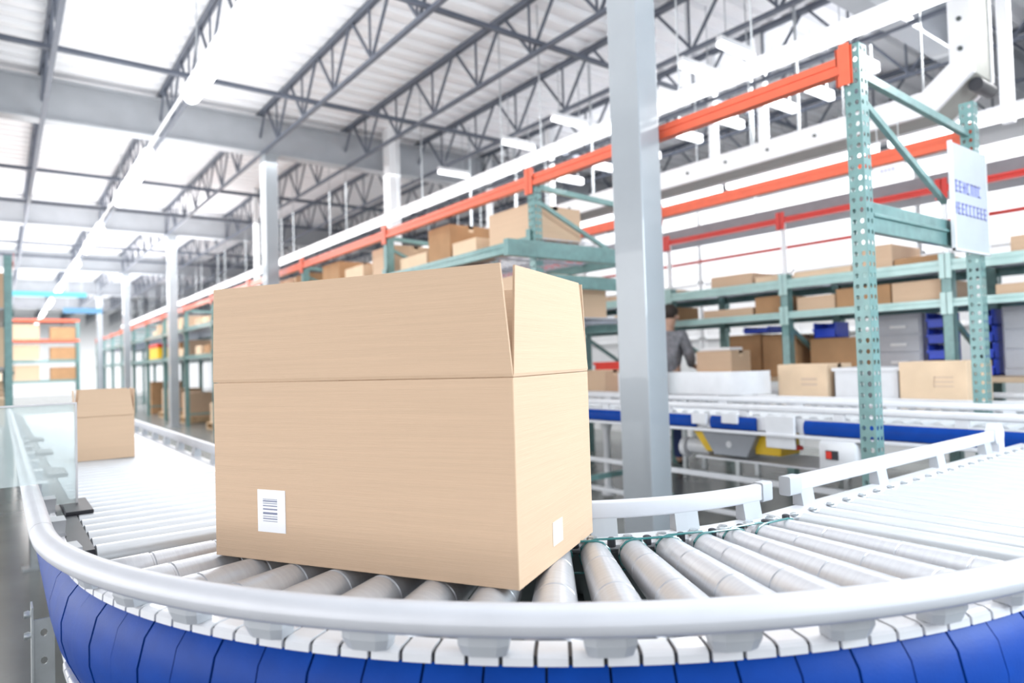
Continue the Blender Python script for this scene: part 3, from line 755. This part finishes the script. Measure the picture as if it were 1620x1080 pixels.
ribbon(mb, 5.6, 5.64, A, B); ribbon(mb, 5.96, 6.0, A, B); mb.build('side_channel', white_paint, oc)
mb = MB(); ribbon(mb, 5.64, 5.96, [(a+.01, b+.01) for a, b in A], [(a+.05, b+.05) for a, b in A]); mb.build('belly_pan', mat('belly_pan_grey', (.30, .31, .28), .5, noise=.1), oc)
mb = MB()
for y in [2.6+.45*k for k in range(20)]: mb.lathe([(5.585, .014), (5.6, .016)], 'X', 8, (0, y, 3.03))
for z in [3.35+.22*k for k in range(6)]: mb.lathe([(5.585, .016), (5.6, .018)], 'X', 8, (0, 1.925, z))
bo = mb.build('bolt_row', dark_m, oc)
mb = MB(); mb.lathe([(5.66, .05), (5.94, .05)], 'X', 14, (0, 1.86, 3.08)); mb.build('end_roller', cable_blk, oc, smooth=True)
for y in (3.2, 5.8, 8.4, 11):
    MB().box(5.61, 5.63, y-.01, y+.01, 3.12, 4.68).build('hanger_rod', zinc, oc)
for i in range(6):
    y0 = 1.2+1.7*i
    e = empty('strip_light', (6.41, y0+.8, 2.98), 0, 'bright strip light under the overhead conveyor, %s from the right' % ORD[i], 'lamp', 'strip lights under the overhead conveyor')
    MB().box(6.36, 6.46, y0, y0+1.6, 3.06, 3.09).build('housing', white_paint, e)
    MB().box(6.35, 6.47, y0+.01, y0+1.59, 2.98, 3.06, .01).build('diffuser', strip_m, e)
    for yy in (y0+.3, y0+1.3): MB().box(6.405, 6.415, yy-.005, yy+.005, 3.09, 4.7).build('hanger_rod', zinc, e)
# second overhead bed, grey underside
o2 = empty('overhead_tray', (6.6, 5, 2.50), 0, 'grey-bottomed overhead tray just above the red beam of the back rack', 'tray')
MB().box(6.15, 6.75, -1.5, 12, 2.50, 2.53).build('tray_bottom', mat('tray_grey', (.22, .215, .235), .5, noise=.1), o2)
MB().box(6.12, 6.15, -1.5, 12, 2.50, 2.60).box(6.75, 6.78, -1.5, 12, 2.50, 2.60).build('tray_side', MATS['tray_grey'], o2)
for y in (0, 4.3, 8.6): MB().box(6.60, 6.62, y-.01, y+.01, 2.53, 4.68).build('hanger_rod', zinc, o2)
# white sheeting behind the racks
for i, (a, b) in enumerate(((-2.5, .3), (.36, 3.2), (3.26, 6.1), (6.16, 9.0), (9.06, 11.9))):
    e = empty('wall_screen', (8.0, (a+b)/2, 0), 0, 'tall white sheeting panel behind the back rack, %s from the right' % ORD[i], 'screen', 'white sheeting panels behind the racks')
    MB().box(8.0, 8.03, a, b, 0, 3.22 if i else 3.55).build('sheet', white_paint, e)
    mb = MB()
    for z in (.6, 1.4, 2.2, 2.9): mb.box(7.985, 8.0, a, b, z, z+.03)
    for y in (a, (a+b)/2, b-.03): mb.box(7.985, 8.0, y, y+.03, 0, 3.22 if i else 3.55)
    mb.build('frame_bars', white_paint, e)
s2 = empty('hanging_sign', (5.57, 2.43, 2.46), 0, 'small white hanging sign with faint blue print below the overhead conveyor', 'sign')
MB().box(5.56, 5.57, 2.33, 2.56, 2.50, 2.72).build('sheet', label_m, s2)
mb = MB()
for (z, a, b) in ((2.64, 2.38, 2.52), (2.57, 2.40, 2.50)):
    y = a
    while y < b: mb.box(5.557, 5.56, y, y+.018, z, z+.025); y += .028
    mb.build('lettering', mat('faint_ink', (.55, .56, .80), .5, noise=.05), s2); mb = MB()
MB().box(5.562, 5.568, 2.36, 2.365, 2.72, 3.05).box(5.562, 5.568, 2.52, 2.525, 2.72, 3.05).build('cord', zinc, s2)

# bench level behind the conveyors
bench = empty('work_bench', (7.0, 3.2, 0), 0, 'long pale work bench along the back under the rack shelves', 'bench')
MB().box(6.15, 6.9, -1, 5.8, .90, .94, .004).build('bench_top', card_pale, bench)
for y in (-.8, 1.2, 3.2, 5.4):
    for x in (6.2, 6.82): MB().box(x, x+.05, y, y+.05, 0, .90).build('leg', zinc, bench)
cabs = [(2.66, 3.04, 'pale grey cabinet on the bench behind the green upright, left of the stacked blue bins'), (1.35, 2.05, 'pale grey cabinet on the bench at the right edge behind the sign post')]
for a, b, lb in cabs:
    e = empty('cabinet', (6.7, (a+b)/2, .94), 0, lb, 'cabinet')
    MB().box(6.55, 6.88, a, b, .94, 1.50, .004).build('body', mat('cabinet_grey', (.52, .54, .60), .4, noise=.05), e)
    for z in (1.0, 1.16, 1.32):
        d = MB().box(6.535, 6.55, a+.015, b-.015, z, z+.145, .003).build('drawer', MATS['cabinet_grey'], e)
        MB().box(6.52, 6.535, (a+b)/2-.07, (a+b)/2+.07, z+.05, z+.075).build('handle', label_m, d)
def bluebin(y0, y1, z, h, lb, x=6.5):
    e = empty('blue_bin', (x+.1, (y0+y1)/2, z), 0, lb, 'bin', 'blue stacking bins on the bench')
    mb = MB(); t = .008
    mb.box(x, x+.25, y0, y1, z, z+t).box(x, x+.25, y0, y0+t, z, z+h).box(x, x+.25, y1-t, y1, z, z+h).box(x+.25-t, x+.25, y0, y1, z, z+h).box(x, x+t, y0, y1, z, z+h*.6)
    mb.build('body', blue_bin, e)
    MB().box(x-.015, x, y0-.004, y1+.004, z+h*.6-.02, z+h*.6).build('lip', blue_bin, e)
    MB().box(x+.02, x+.22, y0+.02, y1-.02, z+t, z+h*.45).build('contents', cable_blk, e)
z = .942
for n_, lb in enumerate(['bottom', 'second', 'third', 'topmost']):
    bluebin(2.43, 2.60, z, .135, '%s blue bin of the stack left of the sign post' % lb); z += .137
z = .942
for n_, lb in enumerate(['bottom', 'second', 'third', 'topmost']):
    bluebin(2.10, 2.18, z, .135, '%s blue bin of the narrow stack right of the sign post' % lb); z += .137
bluebin(3.34, 3.56, 1.31, .15, 'blue bin on the brown carton pile between the rack uprights', 6.36)
carton('cardboard_box', 6.32, 6.85, 3.10, 3.58, .942, .365, 'dark brown carton pile on the bench left of the grey cabinet', card_dark)
carton('cardboard_box', 6.32, 6.75, 3.72, 4.10, .942, .42, 'brown carton standing on the bench behind the first pale carton', card_dark)
carton('cardboard_box', 6.32, 6.75, 4.12, 4.50, .942, .44, 'brown carton with dark top on the bench, left of its twin', card_dark)
bluebin(4.05, 4.34, 1.392, .07, 'shallow blue bin lying on the brown cartons under the back shelf', 6.36)
carton('cardboard_box', 5.62, 5.94, 3.99, 4.40, 1.009, .21, 'small two-tone carton standing beside the grey-shirted worker', card)
stb = empty('side_table', (5.9, 4.3, 0), 0, 'pale side table holding the two-tone carton', 'table')
MB().box(5.58, 5.97, 3.9, 4.62, .98, 1.008, .004).build('table_top', card_pale, stb)
for x in (5.60, 5.91):
    for y in (3.93, 4.56): MB().box(x, x+.04, y, y+.04, 0, .98).build('leg', zinc, stb)
carton('cardboard_box', 6.32, 6.8, .30, .77, .942, .12, 'low brown carton on the bench at the right picture edge', card_dark)
tag(MB().box(5.66, 5.88, 4.03, 4.37, 1.2215, 1.25, .01).build('paper_bag', label_m), 'white folded bag lying on the two-tone carton by the worker', 'bag')

# ------------------------------------------------------------------ worker, mostly hidden by the big column
def person(loc, rz):
    e = empty('person', loc, rz, 'person in a mottled grey shirt and blue jeans working behind the big column', 'person')
    J = {'pel': (0, 0, .95), 'sp': (0, .02, 1.12), 'ch': (0, .04, 1.33), 'nb': (0, .045, 1.43), 'nk': (0, .05, 1.49), 'hd': (0, .09, 1.58), 'ht': (0, .10, 1.70),
         'hl': (.09, 0, .90), 'hr': (-.09, 0, .90), 'kl': (.10, .04, .50), 'kr': (-.10, .02, .50), 'al': (.10, 0, .09), 'ar': (-.10, -.03, .09),
         'tl': (.11, .15, .04), 'tr': (-.11, .12, .04), 'sl': (.17, .04, 1.40), 'sr': (-.17, .04, 1.40),
         'el': (.23, .10, 1.15), 'er': (-.23, .10, 1.15), 'wl': (.15, .24, 1.08), 'wr': (-.15, .24, 1.08)}
    Rr = {'pel': .13, 'sp': .12, 'ch': .14, 'nb': .085, 'nk': .055, 'hd': .085, 'ht': .075, 'hl': .085, 'hr': .085, 'kl': .06, 'kr': .06, 'al': .04, 'ar': .04, 'tl': .035, 'tr': .035,
          'sl': .065, 'sr': .065, 'el': .045, 'er': .045, 'wl': .03, 'wr': .03}
    E = [('pel', 'sp'), ('sp', 'ch'), ('ch', 'nb'), ('nb', 'nk'), ('nk', 'hd'), ('hd', 'ht'), ('pel', 'hl'), ('pel', 'hr'), ('hl', 'kl'), ('hr', 'kr'), ('kl', 'al'), ('kr', 'ar'), ('al', 'tl'), ('ar', 'tr'), ('ch', 'sl'), ('ch', 'sr'), ('sl', 'el'), ('sr', 'er'), ('el', 'wl'), ('er', 'wr')]
    for s, wn in ((1, 'wl'), (-1, 'wr')):
        wx = J[wn]; pm = 'pm'+wn
        J[pm] = (wx[0]-.01*s, wx[1]+.07, wx[2]-.01); Rr[pm] = .026; E.append((wn, pm))
        for q, (dx, L) in enumerate(((-.026, .060), (-.009, .070), (.009, .066), (.026, .052))):
            a, b = 'f%d%s' % (q, wn), 'g%d%s' % (q, wn)
            J[a] = (J[pm][0]+dx, J[pm][1]+.045, J[pm][2]); J[b] = (J[a][0], J[a][1]+L*.7, J[a][2]-L*.6); Rr[a] = .009; Rr[b] = .008; E += [(pm, a), (a, b)]
        t = 't1'+wn; J[t] = (J[wn][0]-.05*s, J[wn][1]+.06, J[wn][2]-.02); Rr[t] = .011; E.append((wn, t))
    def grow(names, name, m, infl=0.0, par=e):
        ed = [(a, b) for a, b in E if a in names and b in names]
        idx = {n: i for i, n in enumerate(names)}
        me = D.meshes.new(name); me.from_pydata([J[n] for n in names], [(idx[a], idx[b]) for a, b in ed], [])
        me.materials.append(m); o = D.objects.new(name, me); COL.objects.link(o); o.parent = par
        sk = o.modifiers.new('skin', 'SKIN'); sk.use_smooth_shade = True
        for i, n in enumerate(names):
            r = Rr[n]+infl; me.skin_vertices[0].data[i].radius = (r, r*.8 if n in ('pel', 'sp', 'ch') else r)
            me.skin_vertices[0].data[i].use_root = (i == 0)
        sb = o.modifiers.new('sub', 'SUBSURF'); sb.levels = 2; sb.render_levels = 2
        return o
    allj = list(J.keys()); body = grow(allj, 'body', skin_m)
    grow(['sp', 'pel', 'ch', 'nb', 'sl', 'sr', 'el', 'er', 'wl', 'wr'], 'shirt', shirt_m, .014)
    grow(['pel', 'hl', 'hr', 'kl', 'kr', 'al', 'ar'], 'trousers', jean_m, .014)
    grow(['al', 'tl'], 'shoe', cable_blk, .016); grow(['ar', 'tr'], 'shoe', cable_blk, .016)
    h = MB(); bm = bmesh.new(); bmesh.ops.create_uvsphere(bm, u_segments=16, v_segments=10, radius=.098)
    for v in bm.verts:
        if v.co.z < -.02 and v.co.y > -.02: v.co *= .8
    h.bm(bm, Matrix.Translation((0, .085, 1.655))); h.build('hair', hair_m, e, world=False, smooth=True)
    f = MB(); bm = bmesh.new(); bmesh.ops.create_cone(bm, segments=8, radius1=.014, radius2=.005, depth=.03, cap_ends=True)
    f.bm(bm, Matrix.Translation((0, .185, 1.60)) @ Matrix.Rotation(math.radians(-70), 4, 'X'))
    for s in (-1, 1):
        bm = bmesh.new(); bmesh.ops.create_uvsphere(bm, u_segments=8, v_segments=6, radius=.02); f.bm(bm, Matrix.Translation((s*.092, .10, 1.60)))
    f.build('face_features', skin_m, e, world=False, smooth=True)
person((5.74, 4.88, 0), math.radians(-80))

# ------------------------------------------------------------------ left background
LX = .16
lr = empty('pallet_rack', (-.4, 14, 0), 0, 'pale teal pallet rack at the far left edge of the picture', 'rack')
for i, y in enumerate((9.9, 12.3, 14.7, 17.1, 19.5)):
    upright_lo(lr, -.12+LX, y, 2.6); upright_lo(lr, -1.2+LX, y, 2.6)
for i in range(4):
    y = (9.9, 12.3, 14.7, 17.1)[i]
    for z in (.5, 1.2, 1.9, 2.5): beam(lr, -.04+LX, y+.08, y+2.4, z, z+.09, orange if z > 2 else tealp, 1); beam(lr, -1.2+LX, y+.08, y+2.4, z, z+.09, orange if z > 2 else tealp)
    for z in (.5, 1.2, 1.9): MB().box(-1.15+LX, -.09+LX, y+.08, y+2.4, z+.07, z+.086).build('deck_panel', mesh_m, lr)
k = 0
for i, y in enumerate((9.9, 12.3, 14.7, 17.1)):
    for lev, z in (('bottom', .592), ('middle', 1.292), ('top', 1.992)):
        for j in range(2):
            yy = y+.25+1.05*j
            carton('cardboard_box', -.95+LX, -.12+LX, yy, yy+.85, z, random.uniform(.3, .5), 'carton on the %s shelf of the far left rack, %s bay, %s one' % (lev, (['first']+ORD[1:])[i], ['near', 'far'][j]), [card_pale, card, card_pale][k % 3], 'cartons on the far left rack', parts=False); k += 1
# pallets and cartons at floor level under the near rack, seen left of the big carton
def pallet(x, y, lb, w=1.0, l=1.1):
    e = empty('wood_pallet', (x+w/2, y+l/2, 0), 0, lb, 'pallet', 'wooden pallets on the floor')
    for k in range(7): MB().box(x+k*(w-.09)/6, x+k*(w-.09)/6+.09, y, y+l, .11, .13).build('deck_board', wood, e)
    for yy in (y, y+l/2-.04, y+l-.08): MB().box(x, x+w, yy, yy+.08, .02, .11).build('stringer', wood, e)
    for xx in (x, x+w/2-.05, x+w-.1): MB().box(xx, xx+.1, y, y+l, 0, .02).build('bottom_board', wood, e)
pallet(3.35, 13.8, 'wooden pallet with tall cartons on the floor beside the third column')
carton('cardboard_box', 3.55, 4.15, 13.9, 14.7, .132, .95, 'tall brown carton on the near pallet, left of the big carton', card)
carton('cardboard_box', 3.36, 3.54, 14.2, 14.6, .132, .4, 'white-wrapped carton beside the tall one on the near pallet', card_pale)
pallet(3.35, 16.6, 'wooden pallet behind the third column')
carton('cardboard_box', 3.4, 4.0, 16.7, 17.4, .132, .55, 'brown carton on the pallet behind the third column', card)
pallet(3.35, 19.0, 'farthest wooden pallet, under the teal rack')
carton('cardboard_box', 3.4, 4.2, 19.1, 19.9, .132, .6, 'brown carton on the farthest pallet', card)
carton('cardboard_box', 3.4, 4.2, 21.5, 22.3, 0, .9, 'brown carton standing alone on the floor beyond the racks', card_dark)
e = empty('yellow_tote', (3.4, 19.9, 1.512), 0, 'yellow tote with a red lid on the teal rack shelf, left of the third column', 'tote')
MB().box(3.2, 3.7, 19.2, 20.4, 1.512, 1.80, .01).build('body', yellow, e)
MB().box(3.19, 3.71, 19.19, 20.41, 1.80, 1.90, .01).build('lid', red_m, e)
# distant blue banners / signs at the left
for i, (x, y, z0, w_, h_) in enumerate([(-.1, 20.6, 3.15, 1.9, .12), (1.5, 24.0, 3.0, 1.0, .16)]):
    e = empty('hanging_banner', (x+w_/2, y, z0), 0, ['pale cyan strip banner hanging far left down the hall', 'blue-grey banner hanging far down the hall below the lamp row'][i], 'banner')
    MB().box(x, x+w_, y, y+.01, z0, z0+h_).build('sheet', [mat('cyan_sheet', (.15, .62, .78), .5, noise=.05), mat('slate_blue_sheet', (.10, .25, .42), .5, noise=.05)][i], e)
    MB().box(x+.1, x+.11, y, y+.01, z0+h_, 4.1).box(x+w_-.11, x+w_-.1, y, y+.01, z0+h_, 4.1).build('cord', zinc, e)

# far cross rack closing the aisle
fr = empty('pallet_rack', (-.6, 33, 0), 0, 'faint cross rack far down the hall in front of the end wall', 'rack')
for x in (-4.6, -2.2, .2, 2.5):
    for y in (32.5, 33.5): MB().box(x, x+.08, y, y+.08, 0, 3.4).build('upright', tealp, fr)
for z in (.9, 1.7, 2.5, 3.3):
    for y in (32.49, 33.54): MB().box(-4.6, 2.58, y, y+.045, z, z+.1).build('beam', tealp if z < 2 else orange, fr)
    MB().box(-4.55, 2.55, 32.54, 33.54, z+.07, z+.095).build('deck_panel', mesh_m, fr)
k = 0
for z, nm in ((.996, 'lowest'), (1.796, 'middle'), (2.596, 'upper')):
    for i in range(6):
        x = -4.4+1.2*i
        carton('cardboard_box', x, x+.85, 32.6, 33.4, z, [.45, .6, .5][k % 3], 'pale carton on the %s shelf of the far cross rack, %s from left' % (nm, (['first']+ORD[1:])[i]), [card_pale, card, card_dark][k % 3], 'cartons on the far cross rack', parts=False); k += 1
